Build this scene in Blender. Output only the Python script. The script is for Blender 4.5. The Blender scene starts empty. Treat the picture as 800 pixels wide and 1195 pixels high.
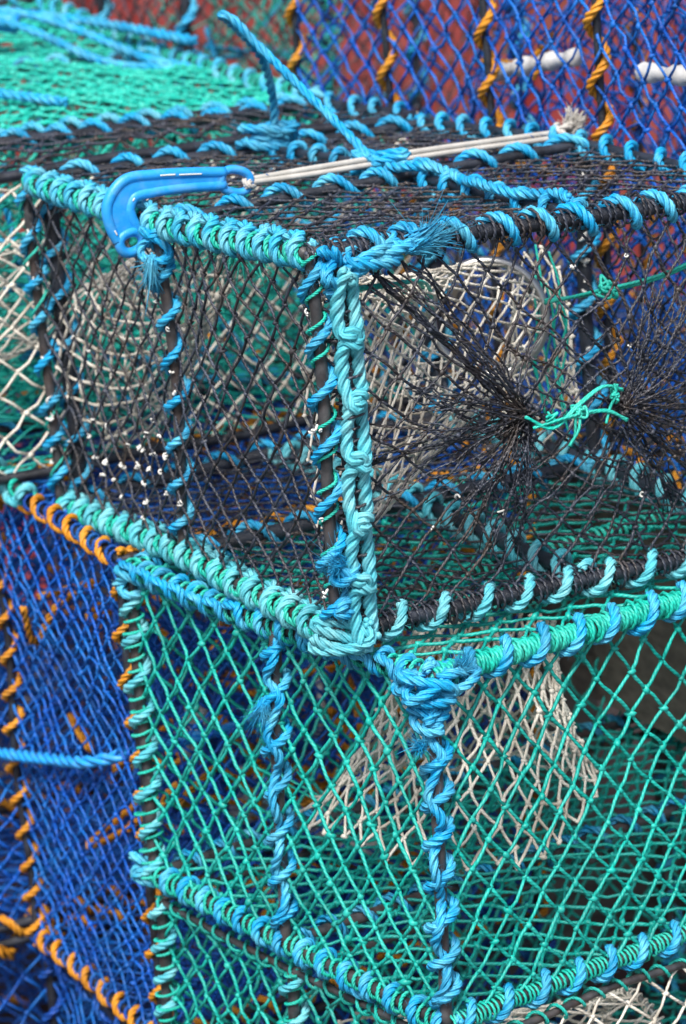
import bpy, math, numpy as np
from mathutils import Matrix
rng = np.random.default_rng(7)
C = bpy.context.scene.collection
V = lambda *a: np.array(a, float)
PI = math.pi

# ------------------------------------------------------------------ mesh building
class MB:
    def __init__(s): s.v = []; s.q = []; s.t = []; s.n = 0; s.uv = []
    def add(s, v, q=None, t=None, uv=None):
        v = np.asarray(v, float).reshape(-1, 3)
        if q is not None and len(q): s.uv.append(np.zeros((len(q) * 4, 2), np.float32) if uv is None else np.asarray(uv, np.float32).reshape(-1, 2))
        if q is not None and len(q): s.q.append(np.asarray(q).reshape(-1, 4) + s.n)
        if t is not None and len(t): s.t.append(np.asarray(t).reshape(-1, 3) + s.n)
        s.v.append(v); s.n += len(v)
    def build(s, name, mat, parent=None, base=None, smooth=True):
        me = bpy.data.meshes.new(name)
        v = np.concatenate(s.v) if s.v else np.zeros((0, 3))
        if base is not None: v = v - base
        q = np.concatenate(s.q) if s.q else np.zeros((0, 4), int)
        t = np.concatenate(s.t) if s.t else np.zeros((0, 3), int)
        me.vertices.add(len(v)); me.vertices.foreach_set('co', v.astype(np.float32).ravel())
        loops = np.concatenate([q.ravel(), t.ravel()]).astype(np.int32)
        me.loops.add(len(loops)); me.loops.foreach_set('vertex_index', loops)
        nf = len(q) + len(t); me.polygons.add(nf)
        st = np.concatenate([np.arange(len(q)) * 4, len(q) * 4 + np.arange(len(t)) * 3]).astype(np.int32)
        me.polygons.foreach_set('loop_start', st)
        me.update(calc_edges=True)
        if s.uv and len(me.loops) == len(loops):
            uv = np.zeros((len(loops), 2), np.float32); a = np.concatenate(s.uv); uv[:len(a)] = a
            me.uv_layers.new(name='UVMap').data.foreach_set('uv', uv.ravel())
        me.polygons.foreach_set('use_smooth', np.full(len(me.polygons), smooth))
        me.materials.append(mat)
        o = bpy.data.objects.new(name, me); C.objects.link(o)
        if parent is not None: o.parent = parent
        return o

def norm(a): return a / np.maximum(np.linalg.norm(a, axis=-1, keepdims=True), 1e-12)

def sweep(mb, P, n1, r, sides=6, closed=False):
    """P (M,K,3) batches of paths, n1 (M,K,3) rough normals, r scalar or (M,K)"""
    P = np.asarray(P, float)
    if P.ndim == 2: P = P[None]; n1 = np.asarray(n1, float)[None] if np.asarray(n1).ndim == 2 else n1
    M, K, _ = P.shape
    if closed: T = np.roll(P, -1, 1) - np.roll(P, 1, 1)
    else: T = np.gradient(P, axis=1)
    T = norm(T); n1 = np.broadcast_to(n1, P.shape)
    n1 = norm(n1 - (n1 * T).sum(-1, keepdims=True) * T); n2 = np.cross(T, n1)
    a = np.arange(sides) * 2 * PI / sides
    r = np.broadcast_to(np.asarray(r, float), (M, K))
    off = (np.cos(a)[None, None, :, None] * n1[:, :, None] + np.sin(a)[None, None, :, None] * n2[:, :, None]) * r[:, :, None, None]
    vv = P[:, :, None] + off
    idx = np.arange(M * K * sides).reshape(M, K, sides)
    if closed: nx = np.roll(idx, -1, 1); cu = idx
    else: cu = idx[:, :-1]; nx = idx[:, 1:]
    q = np.stack([cu, np.roll(cu, -1, 2), np.roll(nx, -1, 2), nx], -1)
    ln = np.concatenate([np.zeros((M, 1)), np.cumsum(np.linalg.norm(np.diff(P, axis=1), axis=2), 1)], 1)
    if closed: l0 = ln; l1 = np.concatenate([ln[:, 1:], ln[:, -1:] + .001], 1)
    else: l0 = ln[:, :-1]; l1 = ln[:, 1:]
    uj = np.arange(sides) / sides; uv = np.zeros(q.shape + (2,), np.float32)
    uv[..., 0, 0] = uj; uv[..., 1, 0] = uj + 1 / sides; uv[..., 2, 0] = uj + 1 / sides; uv[..., 3, 0] = uj
    uv[..., 0, 1] = l0[..., None]; uv[..., 1, 1] = l0[..., None]; uv[..., 2, 1] = l1[..., None]; uv[..., 3, 1] = l1[..., None]
    mb.add(vv, q.reshape(-1, 4), None, uv)
    if not closed:   # end caps
        t = []
        for ring, fl in ((idx[:, 0], 1), (idx[:, -1], 0)):
            for k in range(1, sides - 1):
                tri = np.stack([ring[:, 0], ring[:, k], ring[:, k + 1]], -1)
                t.append(tri[:, ::-1] if fl else tri)
        b = mb.n - M * K * sides
        mb.t.append(np.concatenate(t) + b)

def resample(P, step):
    P = np.asarray(P, float); d = np.r_[0, np.cumsum(np.linalg.norm(np.diff(P, axis=0), axis=1))]
    n = max(3, int(d[-1] / step) + 1); s = np.linspace(0, d[-1], n)
    return np.stack([np.interp(s, d, P[:, i]) for i in range(3)], 1)

def spline(P, n=12):
    """Catmull-Rom through control points"""
    P = np.asarray(P, float); Q = np.vstack([2 * P[0] - P[1], P, 2 * P[-1] - P[-2]]); out = []
    t = np.linspace(0, 1, n, endpoint=False)[:, None]
    for i in range(1, len(Q) - 2):
        a, b, c, d = Q[i - 1], Q[i], Q[i + 1], Q[i + 2]
        out.append(.5 * ((2 * b) + (-a + c) * t + (2 * a - 5 * b + 4 * c - d) * t**2 + (-a + 3 * b - 3 * c + d) * t**3))
    out.append(P[-1][None]); return np.vstack(out)

def frames(P):
    T = norm(np.gradient(P, axis=0)); N = np.zeros_like(P)
    a = V(0, 0, 1) if abs(T[0][2]) < .9 else V(1, 0, 0)
    n = norm(a - (a @ T[0]) * T[0]); N[0] = n
    for i in range(1, len(P)):
        n = n - (n @ T[i]) * T[i]; n = n / max(np.linalg.norm(n), 1e-9); N[i] = n
    return T, N, np.cross(T, N)

def tube(mb, P, r, sides=8):
    T, N, B = frames(np.asarray(P, float)); sweep(mb, P, N, r, sides)

def rope(mb, P, R, lay=6.0, step=.75, sides=6, fuzz=0, fl=.006, rnd=1.0):
    """three-strand laid rope along P"""
    P = resample(P, R * step); T, N, B = frames(P)
    s = np.r_[0, np.cumsum(np.linalg.norm(np.diff(P, axis=0), axis=1))]
    ph0 = rng.uniform(0, 6.28)
    wob = 1 + .06 * rnd * np.sin(s / R * .9 + ph0 * 3) + .05 * rnd * np.sin(s / R * 2.3 + ph0)
    for k in range(3):
        ph = ph0 + 2 * PI * s / (lay * R) + k * 2 * PI / 3
        D = np.cos(ph)[:, None] * N + np.sin(ph)[:, None] * B
        sweep(mb, P + D * (R * .52 * wob)[:, None], D, R * .53 * wob, sides)
    if fuzz:
        L = s[-1]; n = int(L * fuzz)
        if n:
            i = rng.integers(0, len(P), n); ph = rng.uniform(0, 2 * PI, n)
            D = np.cos(ph)[:, None] * N[i] + np.sin(ph)[:, None] * B[i]
            p0 = P[i] + D * R * .9
            d = norm(D * rng.uniform(.3, 1, (n, 1)) + T[i] * rng.uniform(-1, 1, (n, 1)) + rng.normal(0, .4, (n, 3)))
            fibres(mb, p0, d, rng.uniform(.3, 1, n) * fl, rng.normal(0, .35, (n, 3)))

def fibres(mb, p0, d, L, curl, r=.00016):
    n = len(p0); t = np.linspace(0, 1, 4)[None, :, None]; L = np.asarray(L)[:, None, None]
    P = p0[:, None] + d[:, None] * L * t + curl[:, None] * L * t**2
    sweep(mb, P, np.broadcast_to(V(.3, .5, .81), P.shape), np.linspace(r, r * .3, 4)[None], 3)

def tuft(mb, p, d, R, L, n=120, r=.0003, spread=.5):
    """frayed rope end"""
    d = norm(np.asarray(d, float)); p0 = p + rng.normal(0, R * .4, (n, 3))
    dd = norm(d + rng.normal(0, spread, (n, 3)))
    n2 = n // 3; k = slice(0, n2); fibres(mb, p0[k], norm(d + rng.normal(0, spread * .5, (n2, 3))), rng.uniform(.55, 1, n2) * L, rng.normal(0, .25, (n2, 3)), r * 3.0)
    fibres(mb, p0[n2:], dd[n2:], rng.uniform(.3, .85, n - n2) * L, rng.normal(0, .5, (n - n2, 3)), r * .8)

def coil_path(P, rad, pitch, ppt=20, jit=.12, phase=None, hitch=False, start=0, end=0, wob=.1, hand=1):
    """helix (or half hitches) of rope turns round the bar centreline P"""
    P = resample(P, .004); T, N, B = frames(P)
    s = np.r_[0, np.cumsum(np.linalg.norm(np.diff(P, axis=0), axis=1))]; L = s[-1] - start - end
    nt = max(1, int(round(L / pitch))); m = nt * ppt + 1
    tt = np.linspace(0, nt, m); k = np.floor(tt).clip(0, nt - 1); f = tt - k
    if hitch:  # a tight full turn, then a run along the bar
        g = np.where(f < .62, f / .62 * .28, .28 + (f - .62) / .38 * .72)
        ang = np.where(f < .62, f / .62 * 1.0, 1.0)
        th = 2 * PI * (k + ang); rr = np.where(f < .62, 1.0, 1.0 + .45 * np.sin(PI * (f - .62) / .38)) 
        rr = rr + .25 * np.exp(-((f - .62) / .06)**2)
    else:
        g = f; th = 2 * PI * tt; rr = np.ones(m)
    jt = np.cumsum(rng.normal(0, jit, nt + 2)) * .3; jt -= np.linspace(jt[0], jt[-1], nt + 2)
    pos = start + (k + g + np.interp(tt, np.arange(nt + 2), jt)) / nt * L
    pos = np.clip(pos, 0, s[-1])
    th = th + (rng.uniform(0, 6.28) if phase is None else phase) + np.interp(tt, np.arange(nt + 2), rng.normal(0, .35, nt + 2))
    th = th * hand
    rr = rr * (1 + wob * np.abs(np.interp(tt * 2, np.arange(2 * nt + 2), rng.normal(0, 1, 2 * nt + 2))))
    f3 = lambda A: np.stack([np.interp(pos, s, A[:, i]) for i in range(3)], 1)
    return f3(P) + rad * rr[:, None] * (np.cos(th)[:, None] * f3(N) + np.sin(th)[:, None] * f3(B))

ICO_V, ICO_T = None, None
def _ico():
    g = (1 + 5**.5) / 2
    v = norm(np.array([(-1,g,0),(1,g,0),(-1,-g,0),(1,-g,0),(0,-1,g),(0,1,g),(0,-1,-g),(0,1,-g),(g,0,-1),(g,0,1),(-g,0,-1),(-g,0,1)], float))
    t = np.array([(0,11,5),(0,5,1),(0,1,7),(0,7,10),(0,10,11),(1,5,9),(5,11,4),(11,10,2),(10,7,6),(7,1,8),(3,9,4),(3,4,2),(3,2,6),(3,6,8),(3,8,9),(4,9,5),(2,4,11),(6,2,10),(8,6,7),(9,8,1)])
    return v, t
ICO_V, ICO_T = _ico()
def blobs(mb, c, r, jit=.25, ax=None):
    """small knots; ax (n,3) optional long axis"""
    n = len(c); v = ICO_V[None] * (1 + rng.normal(0, jit, (n, 12, 1))) * np.asarray(r).reshape(-1, 1, 1)
    if ax is not None:
        ax = norm(ax); v = v + ax[:, None] * (v * ax[:, None]).sum(-1, keepdims=True) * .6
    t = ICO_T[None] + (np.arange(n) * 12)[:, None, None]
    mb.add(v + c[:, None], None, t.reshape(-1, 3))

def snoise(P, scale, seed, n=5):
    """smooth vector noise"""
    g = np.random.default_rng(seed); out = np.zeros_like(P)
    for i in range(n):
        k = g.normal(0, 1, 3) * scale; ph = g.uniform(0, 6.28, 3)
        d = (P @ k)[..., None] + ph; out += np.sin(d) * g.uniform(.5, 1, 3)
    return out / n**.5

def strands(mb, A, Bp, r, sides, nrm, K=4, wig=.06, sag=0.0):
    """twine between node arrays A and Bp"""
    n = len(A); t = np.linspace(0, 1, K)[None, :, None]; L = np.linalg.norm(Bp - A, axis=1)
    P = A[:, None] * (1 - t) + Bp[:, None] * t
    w = rng.normal(0, wig, (n, 1, 3)) * L[:, None, None] * np.sin(PI * t) + rng.normal(0, wig * .5, (n, 1, 3)) * L[:, None, None] * np.sin(2 * PI * t)
    P = P + w; P[..., 2] -= (sag * L[:, None] * np.sin(PI * t[..., 0]))
    rr = r * rng.uniform(.82, 1.15, (n, K))
    sweep(mb, P, np.broadcast_to(nrm, P.shape), rr, sides)

NODES = []
def net(mb, patch, W, Hh, cw, ch, r, warp=None, jit=.07, sides=5, K=4, knot=1.75, wig=.05, skew=0.0, seed=0, hole=None, amp=1.0):
    """knotted diamond netting on patch(u,v); W,Hh the size in metres; cw, ch the cell"""
    g = np.random.default_rng(seed + 11)
    nu = max(2, 2 * int(round(W / cw))); nv = max(2, 2 * int(round(Hh / ch)))
    I, J = np.meshgrid(np.arange(nu + 1), np.arange(nv + 1), indexing='ij')
    u = I / nu; v = J / nv
    inner = (np.minimum(np.minimum(u, 1 - u) * W, np.minimum(v, 1 - v) * Hh) / .03).clip(0, 1)
    q = np.stack([u * W, v * Hh, 0 * u], -1)
    nz = snoise(q, 12, seed) * .0075 + snoise(q, 40, seed + 1) * .0018
    u2 = u + (nz[..., 0] * amp + g.normal(0, jit * cw * .35, u.shape)) / W * inner + skew * (v - .5) * 0
    v2 = v + (nz[..., 1] * amp + g.normal(0, jit * ch * .35, u.shape)) / Hh * inner
    P = patch(u2, v2)
    e = 1e-3; du = patch(np.clip(u2 + e, 0, 1), v2) - patch(np.clip(u2 - e, 0, 1), v2); dv = patch(u2, np.clip(v2 + e, 0, 1)) - patch(u2, np.clip(v2 - e, 0, 1))
    N = norm(np.cross(du, dv)); P = P + N * (nz[..., 2:3] * 1.1 + g.normal(0, .0012, u.shape)[..., None]) * inner[..., None] * amp
    if warp is not None: P = warp(P, u2, v2)
    ok = (I + J) % 2 == 0
    if hole is not None: ok &= ~hole(u, v)
    A, Bq = [], []
    a = ok[:-1, :-1] & ok[1:, 1:]; A.append(P[:-1, :-1][a]); Bq.append(P[1:, 1:][a])
    b = ok[:-1, 1:] & ok[1:, :-1]; A.append(P[:-1, 1:][b]); Bq.append(P[1:, :-1][b])
    A = np.concatenate(A); Bq = np.concatenate(Bq)
    mN = norm(N.mean((0, 1)))
    strands(mb, A, Bq, r, sides, mN, K, wig, .02)
    if knot: blobs(mb, P[ok] + mN * g.normal(0, .0004, (ok.sum(), 1)), r * knot * g.uniform(.8, 1.2, ok.sum()), .15, g.normal(0, 1, (ok.sum(), 3)))
    NODES.append(P[ok]); return P, ok

def funnel(mb, loopA, loopB, nseg, nlen, r, pinch=.0, seed=0, sides=5, sagz=.0, K=4, knot=1.6, rag=0, neat=1.0):
    """netting funnel from mouth loopA(theta) to loopB(theta)"""
    g = np.random.default_rng(seed); nu = 2 * nseg; nv = 2 * nlen
    I, J = np.meshgrid(np.arange(nu), np.arange(nv + 1), indexing='ij')
    th = (I + g.normal(0, .13 * neat, I.shape)) / nu * 2 * PI; t = J / nv
    t2 = (t + g.normal(0, .012, t.shape) * (t > 0) * (t < 1))[..., None]
    A = loopA(th); Bq = loopB(th); ca = A.mean((0, 1)); cb = Bq.mean((0, 1))
    P = A * (1 - t2) + Bq * t2; cen = ca * (1 - t2) + cb * t2
    P = cen + (P - cen) * (1 - pinch * np.sin(PI * t2)); P[..., 2] -= sagz * np.sin(PI * t)
    P = P + snoise(P, 22, seed) * .003 * neat * np.sin(PI * t)[..., None]
    if rag: P = P + snoise(P, 16, seed + 5) * rag * t[..., None]**1.5 * V(.6, .6, 1) + g.normal(0, rag * .12, P.shape) * t[..., None]
    ok = (I + J) % 2 == 0; R_ = lambda X: np.roll(X, -1, 0)
    a = ok[:, :-1] & R_(ok)[:, 1:]; b = ok[:, 1:] & R_(ok)[:, :-1]
    A1 = np.concatenate([P[:, :-1][a], P[:, 1:][b]]); B1 = np.concatenate([R_(P)[:, 1:][a], R_(P)[:, :-1][b]])
    strands(mb, A1, B1, r, sides, V(.3, .2, .93), K, .03 * neat, .02)
    if knot: blobs(mb, P[ok], r * knot * g.uniform(.8, 1.2, ok.sum()), .15, g.normal(0, 1, (ok.sum(), 3)))

def ellipse(c, e1, e2, sup=1.0):
    c, e1, e2 = map(lambda a: np.asarray(a, float), (c, e1, e2))
    def f(th):
        co, si = np.cos(th), np.sin(th)
        co = np.sign(co) * np.abs(co)**sup; si = np.sign(si) * np.abs(si)**sup
        return c + co[..., None] * e1 + si[..., None] * e2
    return f

# ------------------------------------------------------------------ materials
def mat(name, col, rough=.6, var=.25, fade=None, fadeamt=.0, scale=60, bump=.0, spec=.5, dirt=None, dirtamt=0, dscale=12, metal=0, fine=500, ply=None):
    m = bpy.data.materials.new(name); m.use_nodes = True; nt = m.node_tree; N = nt.nodes; L = nt.links; N.clear()
    out = N.new('ShaderNodeOutputMaterial'); b = N.new('ShaderNodeBsdfPrincipled'); L.new(b.outputs[0], out.inputs[0])
    tc = N.new('ShaderNodeTexCoord')
    def noise(sc, det=3, lo=.3, hi=.7):
        n = N.new('ShaderNodeTexNoise'); n.inputs['Scale'].default_value = sc; n.inputs['Detail'].default_value = det
        L.new(tc.outputs['Object'], n.inputs['Vector'])
        r = N.new('ShaderNodeMapRange'); r.inputs[1].default_value = lo; r.inputs[2].default_value = hi; L.new(n.outputs[0], r.inputs[0]); return r.outputs[0]
    def mix(f, a, bb, mode='MIX'):
        x = N.new('ShaderNodeMix'); x.data_type = 'RGBA'; x.blend_type = mode; x.clamp_factor = True
        for s_, val in ((x.inputs[0], f), (x.inputs[6], a), (x.inputs[7], bb)):
            if hasattr(val, 'is_linked'): L.new(val, s_)
            elif isinstance(val, (int, float)): s_.default_value = val
            else: s_.default_value = (*val, 1)
        return x.outputs[2]
    def mul(a, k):
        x = N.new('ShaderNodeMath'); x.operation = 'MULTIPLY'; L.new(a, x.inputs[0]); x.inputs[1].default_value = k; return x.outputs[0]
    dark = tuple(c * (1 - var) for c in col); light = tuple(min(1, c * (1 + var) + var * .02) for c in col)
    c = mix(noise(scale), dark, light)
    c = mix(mul(noise(fine, 2), .5), c, tuple(x * (1 - var * 1.3) for x in col))
    if fade: c = mix(mul(noise(dscale * 2.1, 4, .42, .68), fadeamt), c, fade)
    if dirt: c = mix(mul(noise(dscale, 5, .48, .66), dirtamt), c, dirt)
    hgt = None
    if ply:   # the yarns of a strand, or the plies of a twine
        uvn = N.new('ShaderNodeUVMap'); uvn.uv_map = 'UVMap'; sp = N.new('ShaderNodeSeparateXYZ'); L.new(uvn.outputs[0], sp.inputs[0])
        m1 = N.new('ShaderNodeMath'); m1.operation = 'MULTIPLY'; L.new(sp.outputs[0], m1.inputs[0]); m1.inputs[1].default_value = ply[0] * 2 * PI
        m2 = N.new('ShaderNodeMath'); m2.operation = 'MULTIPLY_ADD'; L.new(sp.outputs[1], m2.inputs[0]); m2.inputs[1].default_value = ply[1]; L.new(m1.outputs[0], m2.inputs[2])
        m3 = N.new('ShaderNodeMath'); m3.operation = 'SINE'; L.new(m2.outputs[0], m3.inputs[0]); hgt = m3.outputs[0]
        r = N.new('ShaderNodeMapRange'); r.inputs[1].default_value = .3; r.inputs[2].default_value = -1; r.inputs[4].default_value = ply[2]; L.new(hgt, r.inputs[0])
        c = mix(r.outputs[0], c, tuple(x * .35 for x in col))
    L.new(c, b.inputs['Base Color'])
    b.inputs['Roughness'].default_value = rough; b.inputs['Specular IOR Level'].default_value = spec; b.inputs['Metallic'].default_value = metal
    if bump:
        n = N.new('ShaderNodeTexNoise'); n.inputs['Scale'].default_value = fine * 1.5; n.inputs['Detail'].default_value = 3; L.new(tc.outputs['Object'], n.inputs['Vector'])
        bp = N.new('ShaderNodeBump'); bp.inputs['Strength'].default_value = bump; bp.inputs['Distance'].default_value = .001
        hh = n.outputs[0]
        if hgt is not None:
            ma = N.new('ShaderNodeMath'); ma.operation = 'MULTIPLY_ADD'; L.new(hgt, ma.inputs[0]); ma.inputs[1].default_value = .5; L.new(hh, ma.inputs[2]); hh = ma.outputs[0]
        L.new(hh, bp.inputs['Height']); L.new(bp.outputs[0], b.inputs['Normal'])
    return m

M = {}
M['blue_rope'] = mat('bright_blue_rope', (.008, .42, .82), .5, .22, (.16, .64, .84), .8, 40, .5, .4, (.02, .10, .16), .35, 18, ply=(5, 260, .45))
M['cyan_rope'] = mat('pale_cyan_rope', (.10, .58, .70), .55, .2, (.34, .76, .82), .7, 40, .5, .4, (.03, .20, .26), .35, 16, ply=(5, 260, .45))
M['sky_rope'] = mat('sky_blue_rope', (.04, .50, .78), .55, .2, (.26, .70, .82), .8, 40, .5, .4, (.02, .18, .26), .35, 16, ply=(5, 260, .45))
M['royal_rope'] = mat('royal_blue_rope', (.008, .09, .50), .5, .3, (.03, .25, .6), .6, 40, .5, .4, ply=(5, 260, .45))
M['orange_rope'] = mat('orange_rope', (.80, .32, .016), .55, .2, (.82, .42, .06), .6, 40, .5, .4, (.25, .08, .01), .4, ply=(5, 260, .45))
M['white_cord'] = mat('white_cord', (.56, .54, .50), .6, .12, (.4, .38, .34), .5, 60, .4, .3)
M['green_twine'] = mat('sea_green_twine', (.012, .56, .44), .45, .25, (.08, .64, .52), .6, 60, .3, .4, ply=(2, 1100, .4))
M['net_green'] = mat('green_netting', (.004, .46, .385), .45, .25, (.05, .62, .54), .6, 45, .3, .4, (.01, .10, .10), .45, 10, ply=(2, 1100, .4))
M['net_black'] = mat('black_netting', (.017, .021, .036), .42, .5, (.085, .10, .14), .9, 70, .6, .5, (.09, .065, .045), .65, 22, ply=(2, 1100, .4))
M['net_blue'] = mat('blue_netting', (.004, .11, .58), .45, .35, (.015, .25, .72), .6, 45, .3, .4, (.01, .02, .10), .4, 10, ply=(2, 1100, .4))
M['net_cream'] = mat('cream_netting', (.86, .81, .71), .65, .12, (.86, .83, .76), .5, 45, .3, .3, (.22, .17, .11), .6, 20, ply=(2, 1100, .4))
M['steel'] = mat('dull_steel_rod', (.032, .033, .038), .4, .4, (.13, .125, .13), .5, 90, .4, .5, (.10, .05, .03), .3, 25)
M['bright_steel'] = mat('stainless_ring', (.55, .55, .54), .3, .15, None, 0, 50, .2, .5, metal=.9)
M['black_pipe'] = mat('black_rubber_sleeve', (.012, .014, .022), .38, .5, (.05, .06, .085), .6, 90, .9, .5)
M['black_plastic'] = M['black_pipe']
M['hook_blue'] = mat('moulded_blue_plastic', (.020, .34, .86), .38, .12, (.05, .42, .88), .4, 12, .3, .45, (.25, .45, .68), .22, 70)
M['white_scale'] = mat('white_worm_cast', (.80, .79, .75), .6, .1, None, 0, 60, .3, .3)
M['white_plastic'] = mat('scuffed_white_plastic', (.82, .82, .80), .45, .1, (.45, .42, .38), .5, 30, .3, .4)

# ------------------------------------------------------------------ object helpers
def thing(name, label, cat, base, group=None):
    o = bpy.data.objects.new(name, None); C.objects.link(o); o.location = base; o.empty_display_size = .05
    o['label'] = label; o['category'] = cat
    if group: o['group'] = group
    return o
def tag(o, label, cat, group=None):
    o['label'] = label; o['category'] = cat
    if group: o['group'] = group
    return o

class Creel:
    """hoops: list of (p00,p01,p10,p11) = near-low, near-high, far-low, far-high corner of each hoop"""
    def __init__(s, name, label, hoops, group='netted creels in the stack', seed=0):
        s.h = np.array(hoops, float); s.seed = seed
        s.base = s.h.reshape(-1, 3).mean(0); s.base[2] = s.h[..., 2].min() - .02
        s.root = thing(name, label, 'creel', s.base, group)
        s.n = len(hoops)
    def P(s, a, b, z):
        a = np.clip(np.asarray(a, float), 0, 1); b = np.asarray(b, float); z = np.asarray(z, float)
        a, b, z = np.broadcast_arrays(a, b, z)
        x = a * (s.n - 1); i = np.floor(x).astype(int).clip(0, s.n - 2); f = (x - i)[..., None]
        h = s.h[i] * (1 - f[..., None]) + s.h[i + 1] * f[..., None]
        b = b[..., None]; z = z[..., None]
        p = (h[..., 0, :] * (1 - z) + h[..., 1, :] * z) * (1 - b) + (h[..., 2, :] * (1 - z) + h[..., 3, :] * z) * b
        e = np.sin(PI * x)[..., None]**2   # the bars bow a little between the hoops
        return p + snoise(p, 9, s.seed + 50) * .0045
    def bar(s, A, B_, r, m, name='frame_bar', sides=10, bow=0, lash=None):
        t = np.linspace(0, 1, 40)[:, None]; q = np.array(A) * (1 - t) + np.array(B_) * t
        P = s.P(q[:, 0], q[:, 1], q[:, 2]); P[:, 2] += bow * np.sin(PI * t[:, 0])
        mb = MB(); tube(mb, P, r * (1 + .05 * np.sin(np.arange(len(P)) * 1.7)), sides)
        o = mb.build(name, M[m], s.root, s.base)
        for ls in (lash or []): s.lash(o, P, r, **ls)
        return o, P
    def lash(s, parent, P, r, m='blue_rope', R=.0048, pitch=.05, style='helix', fuzz=0, start=0, end=0, name='lashing_rope', phase=None, hi=True, off=0, wob=.12, ppt=22, jit=.12, hand=1):
        mb = MB()
        if style == 'tight':
            p = coil_path(P, (r + R + off), pitch, 10, .05, phase, start=start, end=end, wob=wob, hand=hand)
            tube(mb, p, R, 5)
        else:
            p = coil_path(P, (r + R * .92 + off), pitch, ppt, jit, phase, style == 'hitch', start, end, wob, hand)
            if hi: rope(mb, p, R, 6.2, .6, 7, fuzz)
            else:
                rope(mb, p, R, 8, 1.2, 4, 0)
        return mb.build(name, M[m], parent)if False else mb.build(name, M[m], parent, s.base)
    def panel(s, face, m, r, cw=.042, ch=.044, name='net_panel', warp=None, u0=0, u1=1, seed=0, hole=None, inset=0, **k):
        c = s.P(.5, .5, .5)
        def patch(u, v):
            u = u0 + (u1 - u0) * u
            if face == 'b0': p = s.P(u, inset, v)
            elif face == 'b1': p = s.P(u, 1 - inset, v)
            elif face == 'top': p = s.P(u, v, 1 - inset)
            elif face == 'bot': p = s.P(u, v, inset)
            elif face == 'a0': p = s.P(inset, u, v)
            else: p = s.P(1 - inset, u, v)
            return p
        L = lambda a, b: np.linalg.norm(patch(np.array(a[0]), np.array(a[1])) - patch(np.array(b[0]), np.array(b[1])))
        mb = MB(); W = L((0., .5), (1., .5)); H_ = L((.5, 0.), (.5, 1.))
        net(mb, patch, W, H_, cw, ch, r, warp, seed=s.seed * 31 + seed, hole=hole, **k)
        return mb.build(name, M[m], s.root, s.base)

def crumple(cr, m, r, n=2, seed=0, cw=.05, ch=.05, amp=3.5, bits=None):
    """slack sheets of netting hanging inside a creel, and loose ends of rope"""
    g = np.random.default_rng(seed + 77)
    for k in range(n):
        a0, a1 = g.uniform(.05, .4), g.uniform(.6, .95); b0, b1 = g.uniform(.1, .9, 2); sl = g.uniform(-.3, .3)
        patch = lambda u, v: cr.P((a0 + (a1 - a0) * u), np.clip(b0 + (b1 - b0) * u + sl * (v - .5), .03, .97), .03 + .92 * v)
        mb = MB(); net(mb, patch, np.linalg.norm(cr.h[0, 0] - cr.h[-1, 0]) * (a1 - a0) + .1, np.linalg.norm(cr.h[0, 1] - cr.h[0, 0]), cw, ch, r, seed=seed * 13 + k, K=3, sides=4, amp=amp, jit=.3)
        mb.build('slack_net', M[m], cr.root, cr.base)
    for k in range(bits[1] if bits else 0):
        c = cr.P(*g.uniform(.1, .9, 3)); mb = MB()
        rope(mb, spline([c + g.normal(0, .035, 3) * V(1, 1, .6) for _ in range(5)]), .005, 8, 1.2, 4)
        mb.build('loose_rope_end', M[bits[0]], cr.root, cr.base)

def boxhoops(x0, x1, y0, y1, z0, z1, n, yaw=0, pivot=None):
    """x0 near end (larger x) to x1; hoops across y"""
    out = []
    for x in np.linspace(x0, x1, n):
        q = [V(x, y0, z0), V(x, y0, z1), V(x, y1, z0), V(x, y1, z1)]
        if yaw:
            c, sn = math.cos(yaw), math.sin(yaw); pv = V(*pivot, 0)
            q = [pv + V(c * (p - pv)[0] - sn * (p - pv)[1], sn * (p - pv)[0] + c * (p - pv)[1], p[2]) for p in q]
        out.append(q)
    return out

# ------------------------------------------------------------------ 1. the black creel
bk = Creel('black_creel', 'black-netted creel with pale cyan and bright blue lashings, standing on the green creel', [
    [V(-.004, -.003, .006), V(-.004, -.004, .369), V(0, .518, .0), V(0, .518, .362)],
    [V(-.342, .003, .007), V(-.338, .003, .352), V(-.346, .515, .008), V(-.343, .518, .372)],
    [V(-.678, .003, -.013), V(-.684, -.002, .361), V(-.683, .518, .002), V(-.683, .518, .365)]], seed=1)
B0 = dict(m='blue_rope', R=.0046, pitch=.045, fuzz=1200)
# vertical rods of the near side
_, Pc = bk.bar((0, .006, 0), (0, .006, 1), .0058, 'steel', lash=[dict(B0, pitch=.052, R=.0047, phase=2.2), dict(m='green_twine', R=.0017, pitch=.030, off=.0005, wob=.25)])
bk.bar((0, .055, 0), (0, .055, 1), .0095, 'black_pipe', 'corner_sleeve', lash=[dict(m='net_black', R=.0016, pitch=.012, style='tight', wob=.5)])
bk.bar((.5, 0, 0), (.5, 0, 1), .0058, 'steel', lash=[dict(B0, pitch=.046, R=.0047, phase=0.3)])
bk.bar((1, 0, 0), (1, 0, 1), .0058, 'steel', lash=[dict(B0, pitch=.046, R=.0047, phase=1.3), dict(m='green_twine', R=.0017, pitch=.06, wob=.3)])
bk.bar((1, .05, 0), (1, .05, 1), .009, 'black_pipe', 'corner_sleeve', lash=[dict(m='blue_rope', R=.0045, pitch=.055)])
bk.bar((.5, 1, 0), (.5, 1, 1), .0085, 'black_pipe', lash=[dict(B0, pitch=.058, R=.0050, fuzz=300)])
bk.bar((0, 1, 0), (0, 1, 1), .0085, 'black_pipe', lash=[dict(B0, pitch=.058, fuzz=300)])
bk.bar((1, 1, 0), (1, 1, 1), .0085, 'black_pipe', lash=[dict(B0, pitch=.058, fuzz=300)])
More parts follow.
